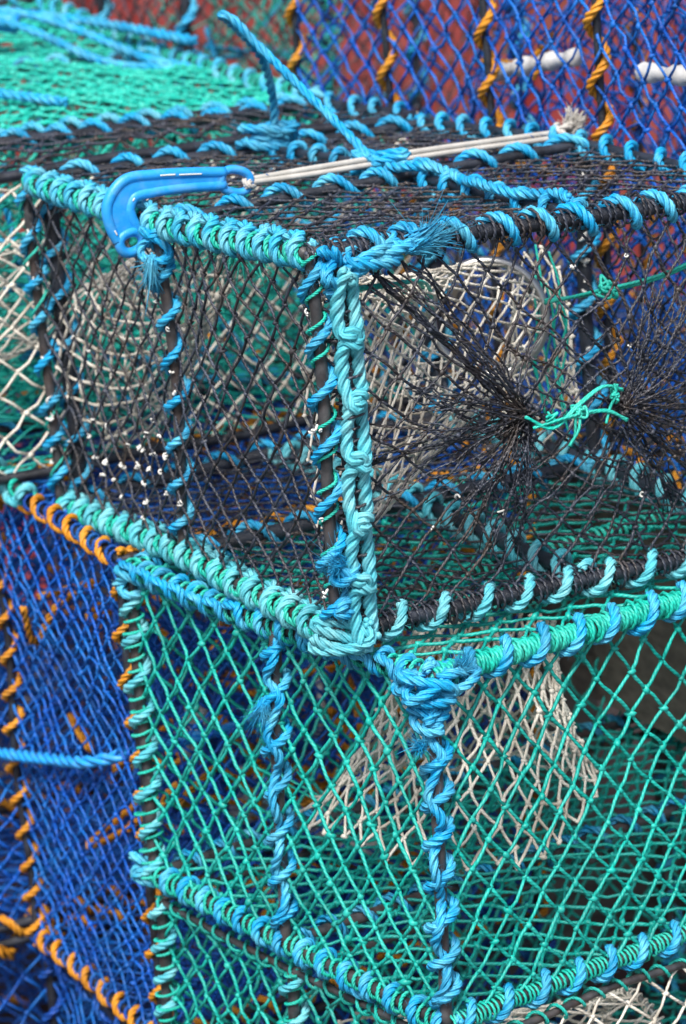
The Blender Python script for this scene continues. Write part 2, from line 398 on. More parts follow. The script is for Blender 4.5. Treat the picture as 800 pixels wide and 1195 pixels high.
# top rails
bk.bar((0, 0, 1), (1, 0, 1), .0058, 'steel', 'top_rail', lash=[
    dict(m='sky_rope', R=.0053, pitch=.037, style='hitch', fuzz=900, wob=.10, phase=.4), dict(m='green_twine', R=.0026, pitch=.0205, fuzz=0, phase=3.4, wob=.2)])
bk.bar((0, 0, 1), (0, 1, 1), .0072, 'black_pipe', 'top_rail', bow=-.004, lash=[
    dict(B0, R=.0055, pitch=.046, phase=.9, end=.0, start=.02), dict(m='net_black', R=.0014, pitch=.008, style='tight', wob=.5)])
bk.bar((.5, 0, 1), (.5, 1, 1), .0058, 'black_pipe', 'top_rail', lash=[dict(B0, pitch=.055, R=.0050)])
bk.bar((1, 0, 1), (1, 1, 1), .0058, 'black_pipe', 'top_rail', lash=[dict(B0, pitch=.055, R=.0052)])
bk.bar((0, .565, 1), (1, .565, 1), .0058, 'black_pipe', 'top_rail', lash=[dict(B0, pitch=.048, R=.0050, style='hitch')])
bk.bar((0, 1, 1), (1, 1, 1), .0058, 'black_pipe', 'top_rail', lash=[dict(B0, pitch=.048, R=.0050)])
# bottom rails
bk.bar((0, 0, 0), (1, 0, 0), .0058, 'steel', 'bottom_rail', lash=[
    dict(m='cyan_rope', R=.0058, pitch=.040, style='hitch', fuzz=700, phase=.8, wob=.08), dict(m='green_twine', R=.0028, pitch=.018, phase=2, wob=.2)])
bk.bar((0, 0, 0), (0, 1, 0), .0070, 'black_pipe', 'bottom_rail', lash=[dict(m='cyan_rope', R=.0055, pitch=.046, fuzz=700, phase=2.2, hand=-1), dict(m='net_black', R=.0014, pitch=.008, style='tight', wob=.5)])
bk.bar((.5, 0, 0), (.5, 1, 0), .0085, 'black_pipe', 'bottom_rail', lash=[dict(B0, pitch=.055, fuzz=200)])
bk.bar((1, 0, 0), (1, 1, 0), .0085, 'black_pipe', 'bottom_rail', lash=[dict(B0, pitch=.055, fuzz=200)])
bk.bar((0, .55, 0), (1, .55, 0), .0078, 'black_pipe', 'bottom_rail', lash=[dict(m='cyan_rope', R=.0054, pitch=.042, fuzz=400)])
bk.bar((0, 1, 0), (1, 1, 0), .0085, 'black_pipe', 'bottom_rail', lash=[dict(m='cyan_rope', R=.0056, pitch=.05, fuzz=200)])

# chain of loops of pale rope down the near corner sleeve
zc = np.linspace(.345, .012, 240); tt = (zc[0] - zc) / .058
cx, cy = .006, .026
mb = MB()
for k in (0, 1):
    ph = tt * PI + k * PI
    p = np.stack([cx + .013 + .006 * np.cos(ph * 2 + .4), cy - .006 + .0090 * np.sin(ph) + .002 * np.sin(tt * .9), zc + .012 * np.sin(ph * 2 + k)], 1)
    rope(mb, p, .0068, 6, .5, 8, 600)
mb.build('corner_chain_knot', M['cyan_rope'], bk.root, bk.base)
# knot masses at the near corners and a frayed end on the top rail
mb = MB(); top = V(-.002, .004, .362)
def knot(mb, c, s, R, n=3.2, e=(1, 1, 1), fuzz=700, seed=0):
    g = np.random.default_rng(seed); t = np.linspace(0, 2 * PI * n, int(60 * n)); a, b_, d = g.uniform(0, 6, 3)
    p = np.stack([np.sin(t * 1.0 + a) * (1 + .2 * np.sin(t * .37)), np.cos(t * 1.07 + b_), np.sin(t * .71 + d)], 1) * np.array(e) * s + c
    rope(mb, p, R, 7.5, .7, 6, fuzz)
knot(mb, top + V(.004, .012, -.004), .016, .0052, 2.6, seed=3)
knot(mb, top + V(.010, .050, .002), .012, .0056, 2.2, (1, 2.3, .8), seed=5)
rope(mb, spline([top + V(.012, 0, -.03), top + V(.017, .02, -.018), top + V(.018, .05, -.004), top + V(.016, .09, .006), top + V(.004, .12, .012)]), .0058, 7.5, .7, 6, 900)
rope(mb, spline([top + V(.012, .07, .008), top + V(.018, .09, 0), top + V(.018, .11, .004), top + V(.0, .118, .012), top + V(-.012, .10, .006)]), .0056, 7.5, .7, 6, 900)
tuft(mb, top + V(.016, .092, .004), V(.1, 1, .25), .0095, .034, 420, .00050, .16)
mb.build('corner_knot', M['blue_rope'], bk.root, bk.base)
mb = MB(); bot = V(.0, .0, .004)
knot(mb, bot + V(.006, -.002, .004), .017, .0056, 2.4, (1, 1.3, .8), seed=8)
mb.build('corner_knot', M['cyan_rope'], bk.root, bk.base)
mb = MB(); knot(mb, bot + V(.008, .004, .070), .011, .0052, 2.2, seed=9, fuzz=1500); tuft(mb, bot + V(.010, .0, .075), V(.6, -.8, .2), .006, .022, 260, .0003, .5)
knot(mb, bot + V(.008, .004, .034), .010, .0048, 1.6, (1, 1.3, .6), seed=10, fuzz=1200)
mb.build('corner_knot', M['blue_rope'], bk.root, bk.base)
mb = MB(); knot(mb, V(-.336, -.006, .335), .011, .0046, 2.4, (1, 1, 1.5), seed=12); tuft(mb, V(-.334, -.012, .322), V(.1, -.2, -1), .006, .032, 160, .0005, .2)
mb.build('corner_knot', M['blue_rope'], bk.root, bk.base)

# netting, with the near end face drawn together at two points
G1, G2 = V(.012, .208, .184), V(.016, .313, .173)
def gather(P, u, v):
    P = P.copy()
    for G, sgn in ((G1, -1), (G2, 1)):
        d = G - P; r = np.linalg.norm(d, axis=-1)
        side = 1 / (1 + np.exp(-sgn * (P[..., 1] - G[1]) / .018))
        w = (np.exp(-(r / .118)**2) * .88 * side)[..., None]
        P = P + d * w
    return P
bk.panel('b0', 'net_black', .00150, .038, .040, seed=1, K=5, wig=.028)
bk.panel('top', 'net_black', .00142, .041, .040, seed=2, K=4, amp=.5, wig=.03)
bk.panel('bot', 'net_black', .00142, .041, .042, seed=3, K=4)
bk.panel('a0', 'net_black', .00145, .041, .043, seed=4, K=5, warp=gather, wig=.04)
bk.panel('a0', 'net_black', .0012, .036, .034, seed=14, K=5, warp=gather, wig=.05, name='gathered_net_layer', hole=lambda u, v: (np.hypot((u - .40) * .52, (v - .5) * .36) > .115) & (np.hypot((u - .62) * .52, (v - .48) * .36) > .12))
bk.panel('a1', 'net_black', .0014, .041, .043, seed=5, K=4)
bk.panel('b1', 'net_black', .0014, .041, .043, seed=6, K=4)
mb = MB()
def fan(G, targets, n, r=.0008, spread=.006):
    T_ = spline(targets, 40); i = rng.integers(0, len(T_), n); E = T_[i] + rng.normal(0, .006, (n, 3)) * V(.6, 1, 1)
    S = G + rng.normal(0, spread, (n, 3)) * V(.8, .5, .8); t = np.linspace(0, 1, 12)[None, :, None]
    P = S[:, None] * (1 - t) + E[:, None] * t
    w = np.sin(PI * t) * rng.normal(0, .006, (n, 1, 3)) + np.sin(PI * t * 7 + rng.uniform(0, 6, (n, 1, 1))) * rng.normal(0, .0022, (n, 1, 3))
    # strands run together towards the gather
    mid = E.mean(0); P = P + w; P[..., 0] += (.010 * np.sin(PI * t[..., 0]))
    sweep(mb, P, np.broadcast_to(V(1, 0, 0), P.shape), r * rng.uniform(.8, 1.3, (n, 1)), 4)
    k = rng.integers(2, 11, n * 2); j = np.r_[np.arange(n), np.arange(n)]
    blobs(mb, P[j, k], .0024 * rng.uniform(.7, 1.2, n * 2), .2)
fan(G1, [V(.0, .055, .335), V(.0, .095, .345)], 13, .0011)
fan(G1, [V(.0, .09, .25), V(.0, .10, .20), V(0, .10, .13), V(0, .13, .08), V(0, .17, .05), V(0, .22, .045)], 36, .0008)
fan(G1, [V(.0, .045, .22), V(.0, .03, .12), V(0, .06, .05)], 8, .0008)
fan(G2, [V(0, .36, .29), V(0, .41, .26), V(0, .45, .20), V(0, .45, .13), V(0, .41, .07), V(0, .36, .05)], 44, .0008)
knot_n = 60
for G in (G1, G2): blobs(mb, G + rng.normal(0, .0055, (40, 3)), .0035 * rng.uniform(.6, 1.2, 40), .3)
mb.build('gathered_net', M['net_black'], bk.root, bk.base)

# green twine ties on the end face
mb = MB()
tw = lambda P, R=.0015, k=2, sp=.0022: [tube(mb, spline(np.asarray(P) + rng.normal(0, sp, (len(P), 3))), R, 6) for _ in range(k)]
tw([G1 + V(.01, -.006, .002), G1 + V(.016, .02, -.012), G1 + V(.016, .05, .006), G1 + V(.014, .08, .018), G2 + V(.012, -.004, .022)], k=2, sp=.001)
tw([G1 + V(.012, .0, -.010), G1 + V(.018, .04, -.004), G1 + V(.016, .08, -.006), G2 + V(.010, .0, -.010)], k=2, sp=.001)
tw([G2 + V(.012, -.012, .022), G2 + V(.012, -.018, .006), G2 + V(.012, -.026, -.010)], k=1)
g = G1 + V(.017, .048, .0)
for i in range(5): tw([g + rng.normal(0, .0035, 3) for _ in range(5)], .0015, 1, .001)
tw([g, g + V(.0, -.004, -.02), g + V(0, -.008, -.034)], k=2)
for q in (G1 + V(.014, .018, -.002), G2 + V(.012, -.012, .020)):
    for i in range(3): tw([q + rng.normal(0, .0035, 3) for _ in range(5)], .0014, 1)
mb.build('green_tie', M['green_twine'], bk.root, bk.base)

# cream entrance funnels with their steel rings, held by green twine
def add_funnel(cr, LA, c, e1, e2, nseg, nlen, r=.0013, pinch=.1, seed=1, ring=True, matn='net_cream', rr=.0032, ringm='bright_steel', seize=True, **k):
    mb = MB(); funnel(mb, LA, ellipse(c, e1, e2), nseg, nlen, r, pinch, seed, **k)
    f = mb.build('entrance_funnel', M[matn], cr.root, cr.base)
    if ring:
        th = np.linspace(0, 2 * PI, 64, endpoint=False); P = ellipse(c, e1, e2)(th); mb = MB()
        sweep(mb, P[None], (P - np.asarray(c))[None], rr, 8, True)
        mb.build('funnel_ring', M[ringm], f, cr.base)
        if not seize: return f
        mb = MB(); q = np.vstack([P, P[:1]]); p = coil_path(q, rr + .0012, .0085, 10, .3, wob=.4); tube(mb, p, .0011, 5)
        n = 60; i = rng.integers(0, 64, n); fibres(mb, P[i], norm(rng.normal(0, 1, (n, 3))), rng.uniform(.004, .012, n), rng.normal(0, .6, (n, 3)), .0005)
        mb.build('ring_seizing', M[matn], f, cr.base)
    return f
rc = V(-.20, .300, .2325)
add_funnel(bk, ellipse((-.065, .030, .190), (.060, -.012, 0), (0, 0, .140), .9), rc, (.030, .050, -.002), (-.006, .004, .058), 22, 9, .00140, .03, 3, rr=.0050, seize=False, K=3, neat=.4)
# netting hanging slack behind the ring
mb = MB(); funnel(mb, ellipse(rc + V(-.02, .075, .0), (.02, .02, 0), (0, 0, .06)), ellipse(rc + V(-.02, .07, -.13), (.03, .03, 0), (0, .01, .02)), 9, 4, .0014, 0, 9)
mb.build('slack_net', M['net_cream'], bk.root, bk.base)
mb = MB(); funnel(mb, ellipse((-.40, .075, .300), (.02, .035, .02), (-.03, .0, .036)), ellipse((-.63, .060, .150), (.04, .05, .0), (-.03, .0, .085)), 16, 7, .0018, .0, 21, K=3, neat=.6)
mb.build('entrance_funnel', M['net_cream'], bk.root, bk.base)
mb = MB()
tw([V(0, .02, .33), V(-.02, .09, .325), V(-.09, .16, .305), rc + V(-.030, -.050, .01)], .0019, 3, .0022)
tw([rc + V(.03, .05, .012), V(-.10, .36, .262), V(-.04, .42, .285), V(.0, .515, .335)], .0019, 2, .0012)
q = V(-.085, .372, .268)
for i in range(5): tw([q + rng.normal(0, .005, 3) for _ in range(6)], .0016, 1)
for i in range(7):  # green wisps hanging off the ring's far side
    a = rc + V(rng.uniform(-.02, .06), .06 + rng.uniform(0, .02), rng.uniform(.0, .07)); tw([a, a + V(.004, .006, -.04), a + V(-.004, .0, -.09), a + V(.006, .004, -.14)], .0013, 1)
mb.build('green_tie', M['green_twine'], bk.root, bk.base)
mb = MB(); tuft(mb, V(-.36, .10, .33), V(0, 0, -1), .02, .05, 240, .0006, 1.2)
mb.build('frayed_twine', M['green_twine'], bk.root, bk.base)

# white worm casts on rods and net, one part each
def casts(cr, pts, s=.0042):
    for p in pts:
        mb = MB(); a = rng.uniform(0, 6.28); d = norm(rng.normal(0, 1, 3)); e = norm(np.cross(d, rng.normal(0, 1, 3))); f = np.cross(d, e)
        t = np.linspace(0, rng.uniform(3, 9), 20)[:, None]; k = s * rng.uniform(.45, .95)
        tube(mb, p + d * np.sin(t) * k + e * np.cos(t * .8) * k * .8 + f * np.sin(t * 1.7) * k * .4 + d * t * k * .12, .0010 * rng.uniform(.7, 1.3), 5)
        mb.build('worm_cast', M['white_scale'], cr.root, cr.base)
pts = []
for _ in range(34): pts.append(bk.P(rng.normal(.70, .10), 0, rng.normal(.22, .09)) + V(0, -.002, 0))
for _ in range(8): pts.append(bk.P(rng.uniform(.1, 1), 0, rng.uniform(.1, .9)) + V(0, -.002, 0))
for _ in range(18): pts.append(bk.P(.5, 1, rng.uniform(.25, .95)) + V(.009, -.004, 0) + rng.normal(0, .002, 3))
for _ in range(10): pts.append(bk.P(0, rng.uniform(.2, 1), rng.uniform(.15, .9)) + V(.003, 0, 0))
for _ in range(6): pts.append(bk.P(0, 0, rng.uniform(.1, .9)) + V(.004, -.006, 0) + rng.normal(0, .002, 3))
for _ in range(9): pts.append(bk.P(.5, 0, rng.uniform(.1, .9)) + V(.006, -.004, 0) + rng.normal(0, .002, 3))
for _ in range(10): pts.append(bk.P(1, 0, rng.uniform(.1, .9)) + V(.006, -.004, 0) + rng.normal(0, .003, 3))
nd = np.concatenate([n for n in NODES[:5]])     # casts sit on the knots of the near netting
for k, p in enumerate(pts):
    d = np.linalg.norm(nd - p, axis=1)
    if k < 42 or 60 <= k < 70: pts[k] = nd[d.argmin()] + V(.0012, -.002, 0)
casts(bk, pts)

# ------------------------------------------------------------------ 2. the green creel under it
GB = np.array([-.11, .994, 0]); gl = .74
def ghoops(z1, z0, near1, mid1, far1, near0, mid0, far0):
    out = []
    for a, b in ((near1, near0), (mid1, mid0), (far1, far0)):
        hi = V(*a, z1); lo = V(*b, z0); out.append([lo, hi, lo + GB * gl, hi + GB * gl])
    return out
gr = Creel('green_creel', 'green-netted creel under the black creel, a cream netting funnel hanging inside it',
    ghoops(-.022, -.360, (.083, .045), (-.144, .002), (-.410, -.030), (.104, .032), (-.138, -.013), (-.383, -.051)), seed=2)
BC = dict(m='blue_rope', R=.0050, pitch=.040, fuzz=700)
gr.bar((0, 0, 0), (0, 0, 1), .0062, 'steel', lash=[dict(BC, pitch=.040, R=.0052, phase=.5)])
gr.bar((.5, 0, 0), (.5, 0, 1), .0062, 'steel', lash=[dict(BC, pitch=.050, R=.0048, phase=2)])
gr.bar((1, 0, 0), (1, 0, 1), .0062, 'steel', lash=[dict(m='cyan_rope', R=.0050, pitch=.040, fuzz=500), dict(m='green_twine', R=.0018, pitch=.014, wob=.6)])
for a in (0, .5, 1): gr.bar((a, 1, 0), (a, 1, 1), .0062, 'black_pipe', lash=[dict(m='blue_rope', R=.0048, pitch=.05, hi=False)])
gr.bar((0, 0, 1), (1, 0, 1), .0062, 'steel', 'top_rail', lash=[dict(BC, pitch=.034, style='hitch', R=.0048), dict(m='green_twine', R=.0022, pitch=.012, wob=.25)])
o, P = gr.bar((0, 0, 1), (0, 1, 1), .0060, 'steel', 'top_rail', lash=[dict(BC, pitch=.042, R=.0054, phase=.2, off=.0022, hand=-1), dict(m='green_twine', R=.0021, pitch=.0046, style='tight', wob=.12),
    dict(m='green_twine', R=.0019, pitch=.0110, style='tight', wob=.25, off=.0016, hand=-1)])
gr.bar((1, 0, 1), (1, 1, 1), .0062, 'steel', 'top_rail', lash=[dict(BC, hi=False, fuzz=0), dict(m='green_twine', R=.0022, pitch=.010, style='tight')])
gr.bar((.5, 0, 1), (.5, 1, 1), .0062, 'steel', 'top_rail', lash=[dict(m='green_twine', R=.0022, pitch=.010, style='tight')])
gr.bar((0, 1, 1), (1, 1, 1), .0062, 'steel', 'top_rail', lash=[dict(BC, hi=False, fuzz=0)])
gr.bar((0, 0, 0), (1, 0, 0), .0062, 'steel', 'bottom_rail', lash=[dict(m='blue_rope', R=.0050, pitch=.034, style='hitch', fuzz=400), dict(m='green_twine', R=.0020, pitch=.012, wob=.3)])
gr.bar((0, 0, 0), (0, 1, 0), .0055, 'steel', 'bottom_rail', lash=[dict(BC, pitch=.044, hand=-1, off=.001), dict(m='green_twine', R=.0014, pitch=.0055, style='tight', wob=.35)])
gr.bar((1, 0, 0), (1, 1, 0), .0062, 'steel', 'bottom_rail', lash=[dict(BC, hi=False, fuzz=0)])
gr.bar((.5, 0, 0), (.5, 1, 0), .0062, 'steel', 'bottom_rail', lash=[dict(BC, hi=False, fuzz=0)])
gr.bar((0, 1, 0), (1, 1, 0), .0062, 'steel', 'bottom_rail', lash=[dict(BC, hi=False, fuzz=0)])
mb = MB(); q = V(.090, .040, -.030)
knot(mb, q, .013, .0052, 3.0, (1.2, 1.6, .9), seed=21, fuzz=1200); knot(mb, q + V(.0, -.004, -.03), .010, .0048, 2, (1, 1, 1), seed=22, fuzz=900)
knot(mb, q + V(.002, .03, .003), .012, .0050, 2, (1, 1.6, .9), seed=23, fuzz=900)
knot(mb, q + V(-.03, -.006, .003), .012, .0050, 2, (1.6, 1, .9), seed=24, fuzz=900)
tuft(mb, q + V(.008, .03, .012), V(.3, .4, 1), .006, .018, 200, .0003, .5); tuft(mb, q + V(.01, -.015, -.05), V(.4, -.8, .2), .006, .018, 150, .0003, .5)
mb.build('corner_knot', M['blue_rope'], gr.root, gr.base)
mb = MB(); knot(mb, V(-.405, -.034, -.032), .013, .0050, 2.6, seed=25); mb.build('corner_knot', M['sky_rope'], gr.root, gr.base)
mb = MB(); knot(mb, V(-.384, -.052, -.352), .014, .0052, 2.6, seed=26); mb.build('corner_knot', M['sky_rope'], gr.root, gr.base)
# a second rope running down the near and middle rods, loosely twisted round the lashing
mb = MB()
for a in (0, .5):
    mb = MB()
    p = spline([gr.P(a, 0, t) + V(.008, -.007, 0) + V(.006 * math.sin(i * 2.4), .006 * math.cos(i * 1.9), 0) for i, t in enumerate(np.linspace(.97, .08, 16))])
    rope(mb, p, .0050, 7.5, .7, 6, 900)
    if a: tuft(mb, gr.P(.5, 0, .78) + V(.004, -.014, 0), V(-.3, -.3, -1), .005, .032, 200, .0004, .3)
    mb.build('trailing_rope', M['blue_rope'], gr.root, gr.base)
NG = dict(r=.0020, cw=.0405, ch=.049)
gr.panel('b0', 'net_green', seed=1, K=4, wig=.025, amp=.55, **NG)
gr.panel('a0', 'net_green', seed=2, K=4, wig=.025, amp=.6, **NG)
gr.panel('top', 'net_green', seed=3, K=4, wig=.04, amp=.8, **NG)
gr.panel('bot', 'net_green', seed=4, K=4, **NG)
gr.panel('a1', 'net_green', seed=5, K=4, **NG)
gr.panel('b1', 'net_green', seed=6, K=4, **NG)
add_funnel(gr, ellipse((-.08, .205, -.050), (.035, .060, .0), (-.02, .012, .004), 1), (-.11, .180, -.262), (.075, .125, .0), (.085, -.055, -.005), 30, 6, .0017, .10, 13, ring=False, K=5, rag=.022)
mb = MB()   # slack green netting and twine lying on the creel's floor
for i in range(10):
    s0 = gr.P(rng.uniform(.3, .95), rng.uniform(.1, .5), rng.uniform(.05, .5)); s1 = gr.P(rng.uniform(.3, .95), rng.uniform(.1, .5), rng.uniform(.05, .45)); m_ = (s0 + s1) / 2 - V(0, 0, .04)
    tw([s0, m_ + rng.normal(0, .01, 3), s1], .0014, 1)
mb.build('slack_twine', M['green_twine'], gr.root, gr.base)

# ------------------------------------------------------------------ 3. second green creel below
g3 = Creel('green_creel', 'lowest green-netted creel in the front stack, cream netting on its end face',
    [[V(.108, .034, -.712), V(.106, .034, -.388), V(.03, .77, -.712), V(.028, .77, -.388)], [V(-.14, -.013, -.712), V(-.138, -.012, -.388), V(-.21, .72, -.712), V(-.218, .72, -.388)],
     [V(-.385, -.051, -.712), V(-.383, -.050, -.388), V(-.46, .68, -.712), V(-.465, .68, -.388)]], seed=3)
for a in (0, .5, 1):
    g3.bar((a, 0, 0), (a, 0, 1), .0062, 'steel', lash=[dict(m='cyan_rope', R=.0048, pitch=.042), dict(m='green_twine', R=.0018, pitch=.016, wob=.6)])
    g3.bar((a, 1, 0), (a, 1, 1), .0062, 'steel', lash=[dict(BC, hi=False, fuzz=0)])
    for z in (0, 1): g3.bar((a, 0, z), (a, 1, z), .0040, 'steel', 'cross_rail', lash=[dict(m='net_green', R=.0018, pitch=.026, wob=.5)])
for b in (0, 1):
    for z in (0, 1): g3.bar((0, b, z), (1, b, z), .0036, 'steel', 'long_rail', lash=[dict(m='net_green', R=.0018, pitch=.028, wob=.5)])
g3.panel('b0', 'net_green', seed=1, K=3, **NG); g3.panel('a0', 'net_cream', .0016, .045, .040, seed=2, K=3)
g3.panel('a1', 'net_green', seed=5, K=3, **NG); g3.panel('b1', 'net_green', seed=6, K=3, **NG)
add_funnel(g3, ellipse((-.02, .02, -.55), (.10, 0, 0), (0, 0, .14), .7), (-.02, .33, -.53), (.06, 0, 0), (0, 0, .06), 16, 6, .0016, .1, 19)


# ------------------------------------------------------------------ generic background creel
def simple_creel(name, label, hoops, net_m, rope_m, bar_m='black_pipe', seed=0, r=.0015, cw=.045, ch=.045, faces=None, pitch=.055, R=.0055, K=3, longr=(0, 1), topm=None, twine=None, fine=False, br=.0068, bare=False):
    cr = Creel(name, label, hoops, seed=seed); n = cr.n
    hi = fine; L1 = dict(m=rope_m, R=R, pitch=pitch, hi=hi)
    for k in range(n):
        a = k / (n - 1); L1 = dict(m=rope_m, R=R, pitch=pitch, hi=hi)
        for b in (0, 1): cr.bar((a, b, 0), (a, b, 1), br, bar_m, lash=[L1], sides=6)
        for z in (0, 1): cr.bar((a, 0, z), (a, 1, z), br, bar_m, 'cross_rail', lash=[] if bare and k == 0 else [L1], sides=6)
    for b in longr:
        for z in (0, 1): cr.bar((0, b, z), (1, b, z), br, bar_m, 'long_rail', lash=[L1] + ([dict(m=twine, R=.002, pitch=.016, wob=.3)] if twine else []), sides=6)
    for f in ('b0', 'b1', 'a0', 'a1', 'top', 'bot'):
        mm = (faces or {}).get(f, net_m)
        if mm: cr.panel(f, mm, r, cw, ch, seed=hash(f) % 1 + ord(f[0]) + ord(f[-1]), K=K, sides=4, knot=1.7)
    return cr

g4 = simple_creel('green_creel', 'bottom green-netted creel standing on the ground under the front stack', [[V(.108, .034, -1.085), V(.106, .034, -.735), V(.03, .77, -1.085), V(.028, .77, -.735)], [V(-.385, -.051, -1.085), V(-.383, -.050, -.735), V(-.46, .68, -1.085), V(-.465, .68, -.735)]], 'net_green', 'blue_rope', seed=11, r=.0018)
b10 = simple_creel('blue_creel', 'bottom blue-netted creel with blue lashings, on the ground under the tall orange-lashed one', boxhoops(-.47, -.82, -.02, .50, -1.085, -.625, 2), 'net_blue', 'royal_rope', seed=10, r=.0018, pitch=.06, R=.0052, cw=.044, ch=.042)
# 4. blue creel left of the green one: three hoops, the middle one just in the frame
b4 = simple_creel('blue_creel', 'tall blue-netted creel with orange lashings, left of the green creel', [
    [V(-.452, -.028, -.596), V(-.450, -.024, -.020), V(-.485, .50, -.596), V(-.478, .50, -.018)],
    [V(-.800, -.035, -.594), V(-.818, -.032, -.014), V(-.800, .50, -.594), V(-.818, .50, -.014)],
    ], 'net_blue', 'orange_rope', seed=4, r=.0018, pitch=.046, R=.0044, cw=.038, ch=.034, fine=True, twine='royal_rope', br=.0052)
add_funnel(b4, ellipse((-.65, .0, -.3), (.13, 0, 0), (0, 0, .2), .7), (-.66, .28, -.3), (.06, 0, 0), (0, 0, .06), 14, 6, .0016, .1, 23, matn='net_blue', ringm='white_plastic', rr=.005)
mb = MB(); rope(mb, spline([V(-.93, -.06, -.375), V(-.82, -.05, -.352), V(-.66, -.045, -.312), V(-.56, -.035, -.285), V(-.50, .03, -.262), V(-.47, .16, -.25)]), .0075, 9, .7, 6)
mb.build('blue_hauling_rope', M['hook_blue'], b4.root, b4.base)
mb = MB()
for (x, y, z, s) in ((-.62, .12, -.30, .03), (-.68, .2, -.42, .035), (-.6, .3, -.47, .03)): knot(mb, V(x, y, z), s, .010, 2.0, (1.6, 1, .5), seed=int(-x * 100), fuzz=0)
mb.build('white_bait_cord', M['white_plastic'], b4.root, b4.base)

# 5. creel at the left, cream face, black top
g5 = simple_creel('cream_creel', 'cream-sided creel with black netting on top, at the left edge behind the black creel', boxhoops(-.735, -.965, -.24, .53, .010, .362, 2), 'net_green', 'blue_rope', seed=5, r=.0019, faces=dict(a0='net_cream', top='net_black', a1='net_green', bot='net_green'), fine=True, bare=True, R=.0048, cw=.052, ch=.050)
add_funnel(g5, ellipse((-.85, -.2, .19), (.10, 0, 0), (0, 0, .15), .7), (-.85, .05, .2), (.06, 0, 0), (0, 0, .06), 14, 6, .0018, .1, 29)

mb = MB(); P = resample(spline([V(-.700, -.030, -.004), V(-.77, -.034, .010), V(-.90, -.036, .030)]), .01); tube(mb, P, .0055, 8)
o = mb.build('lower_rail', M['steel'], g5.root, g5.base); g5.lash(o, P, .0055, m='cyan_rope', R=.0058, pitch=.040, style='hitch', fuzz=500); g5.lash(o, P, .0055, m='green_twine', R=.0028, pitch=.018)
# 6. green creel farther back, top left
g6 = simple_creel('green_creel', 'green-netted creel with a blue hose handle on top, far left behind the cream creel', [[V(x, -.34, .0), V(x, -.34, z), V(x, .56, .0), V(x, .56, z)] for x, z in ((-1.005, .362), (-1.49, .385), (-1.98, .440))], 'green_twine', 'sky_rope', seed=6, r=.0026, fine=True, cw=.040, ch=.042, pitch=.050, R=.0050, twine='green_twine')
mb = MB()
for y0, y1, w in ((-.05, .42, .008), (-.15, .36, .03)):
    rope(mb, spline([V(-1.95, y0 - .2, .445), V(-1.80, y0, .450), V(-1.72, (y0 + y1) / 2, .495 - w), V(-1.62, y1 - .02, .45), V(-1.45, y1 + .08, .39), V(-1.38, .575, .35), V(-1.36, .60, .2)]), .0068, 8, .7, 6)
rope(mb, spline([V(-1.92, -.2, .45), V(-1.7, .0, .43), V(-1.5, .12, .41), V(-1.32, .15, .40), V(-1.08, .22, .39)]), .007, 8, .7, 6)
rope(mb, spline([V(-1.98, -.3, .46), V(-1.99, .0, .47), V(-1.9, .3, .46), V(-1.7, .5, .43), V(-1.4, .56, .41)]), .008, 8, .7, 6)
mb.build('coiled_rope', M['blue_rope'], g6.root, g6.base)
mb = MB(); tube(mb, spline([V(-1.80, .0, .425), V(-1.74, .14, .465), V(-1.70, .26, .465), V(-1.62, .38, .44)]), .015, 10)
mb.build('handle_hose', M['hook_blue'], g6.root, g6.base)

# 7. blue creel standing behind, right
b7 = simple_creel('blue_creel', 'blue-netted creel with orange lashings, standing behind the black creel before the red container', boxhoops(-.12, -1.08, .556, 1.10, .0, .74, 5), 'net_blue', 'orange_rope', seed=7, r=.0021, cw=.050, ch=.048, pitch=.066, R=.0052, br=.0046, fine=True)
for a, b_ in ((V(-.635, .585, .418), V(-.475, .60, .446)), (V(-.325, .585, .442), V(-.18, .60, .440))):
    mb = MB(); P = resample(spline([a, (a + b_) / 2 + V(0, 0, .001), b_]), .006); tube(mb, P, .0095 + .0024 * np.sin(np.arange(len(P)) * .75) + .0012 * np.sin(np.arange(len(P)) * 2.3), 9)
    g = mb.build('white_grip', M['white_plastic'], b7.root, b7.base)
#add_funnel(b7, ellipse((-.35, .60, .25), (.2, 0, 0), (0, 0, .2), .7), (-.35, .85, .25), (.07, 0, 0), (0, 0, .07), 16, 5, .0016, .1, 31, matn='net_blue', ringm='white_plastic', rr=.005)

# 8. black creel farther back with blue lashings
b8 = simple_creel('black_creel', 'black-netted creel with blue lashings, farthest back against the red container', boxhoops(-1.55, -2.2, .62, 1.2, .0, .72, 3), 'net_black', 'blue_rope', seed=8, r=.0016, cw=.05, ch=.05, pitch=.07, R=.008)
# 9. blue creel under 5/6, supports
b9 = simple_creel('blue_creel', 'blue-netted creel at the lower left edge, beyond the tall one', boxhoops(-.86, -1.98, -.26, .52, -.596, -.02, 4), 'net_blue', 'orange_rope', seed=9, r=.0020, cw=.042, ch=.040, pitch=.05, R=.0052, fine=True)
b12 = simple_creel('blue_creel', 'bottom blue-netted creel on the ground behind the lower left stack', boxhoops(-.86, -1.98, -.26, .52, -1.085, -.620, 4), 'net_blue', 'orange_rope', seed=12, r=.0018, cw=.055, ch=.055, pitch=.08, R=.008)

crumple(b4, 'net_blue', .0018, 4, 4, bits=('orange_rope', 40)); crumple(g5, 'net_green', .0018, 3, 5, bits=('blue_rope', 12))
crumple(b7, 'net_blue', .0018, 3, 7, bits=('orange_rope', 18)); crumple(b8, 'net_green', .0018, 2, 8, bits=('blue_rope', 16)); crumple(b9, 'net_blue', .002, 4, 9, bits=('orange_rope', 12))
crumple(g6, 'net_green', .002, 2, 6, bits=('blue_rope', 8)); crumple(b12, 'net_blue', .002, 2, 12); crumple(b10, 'net_blue', .002, 2, 10)

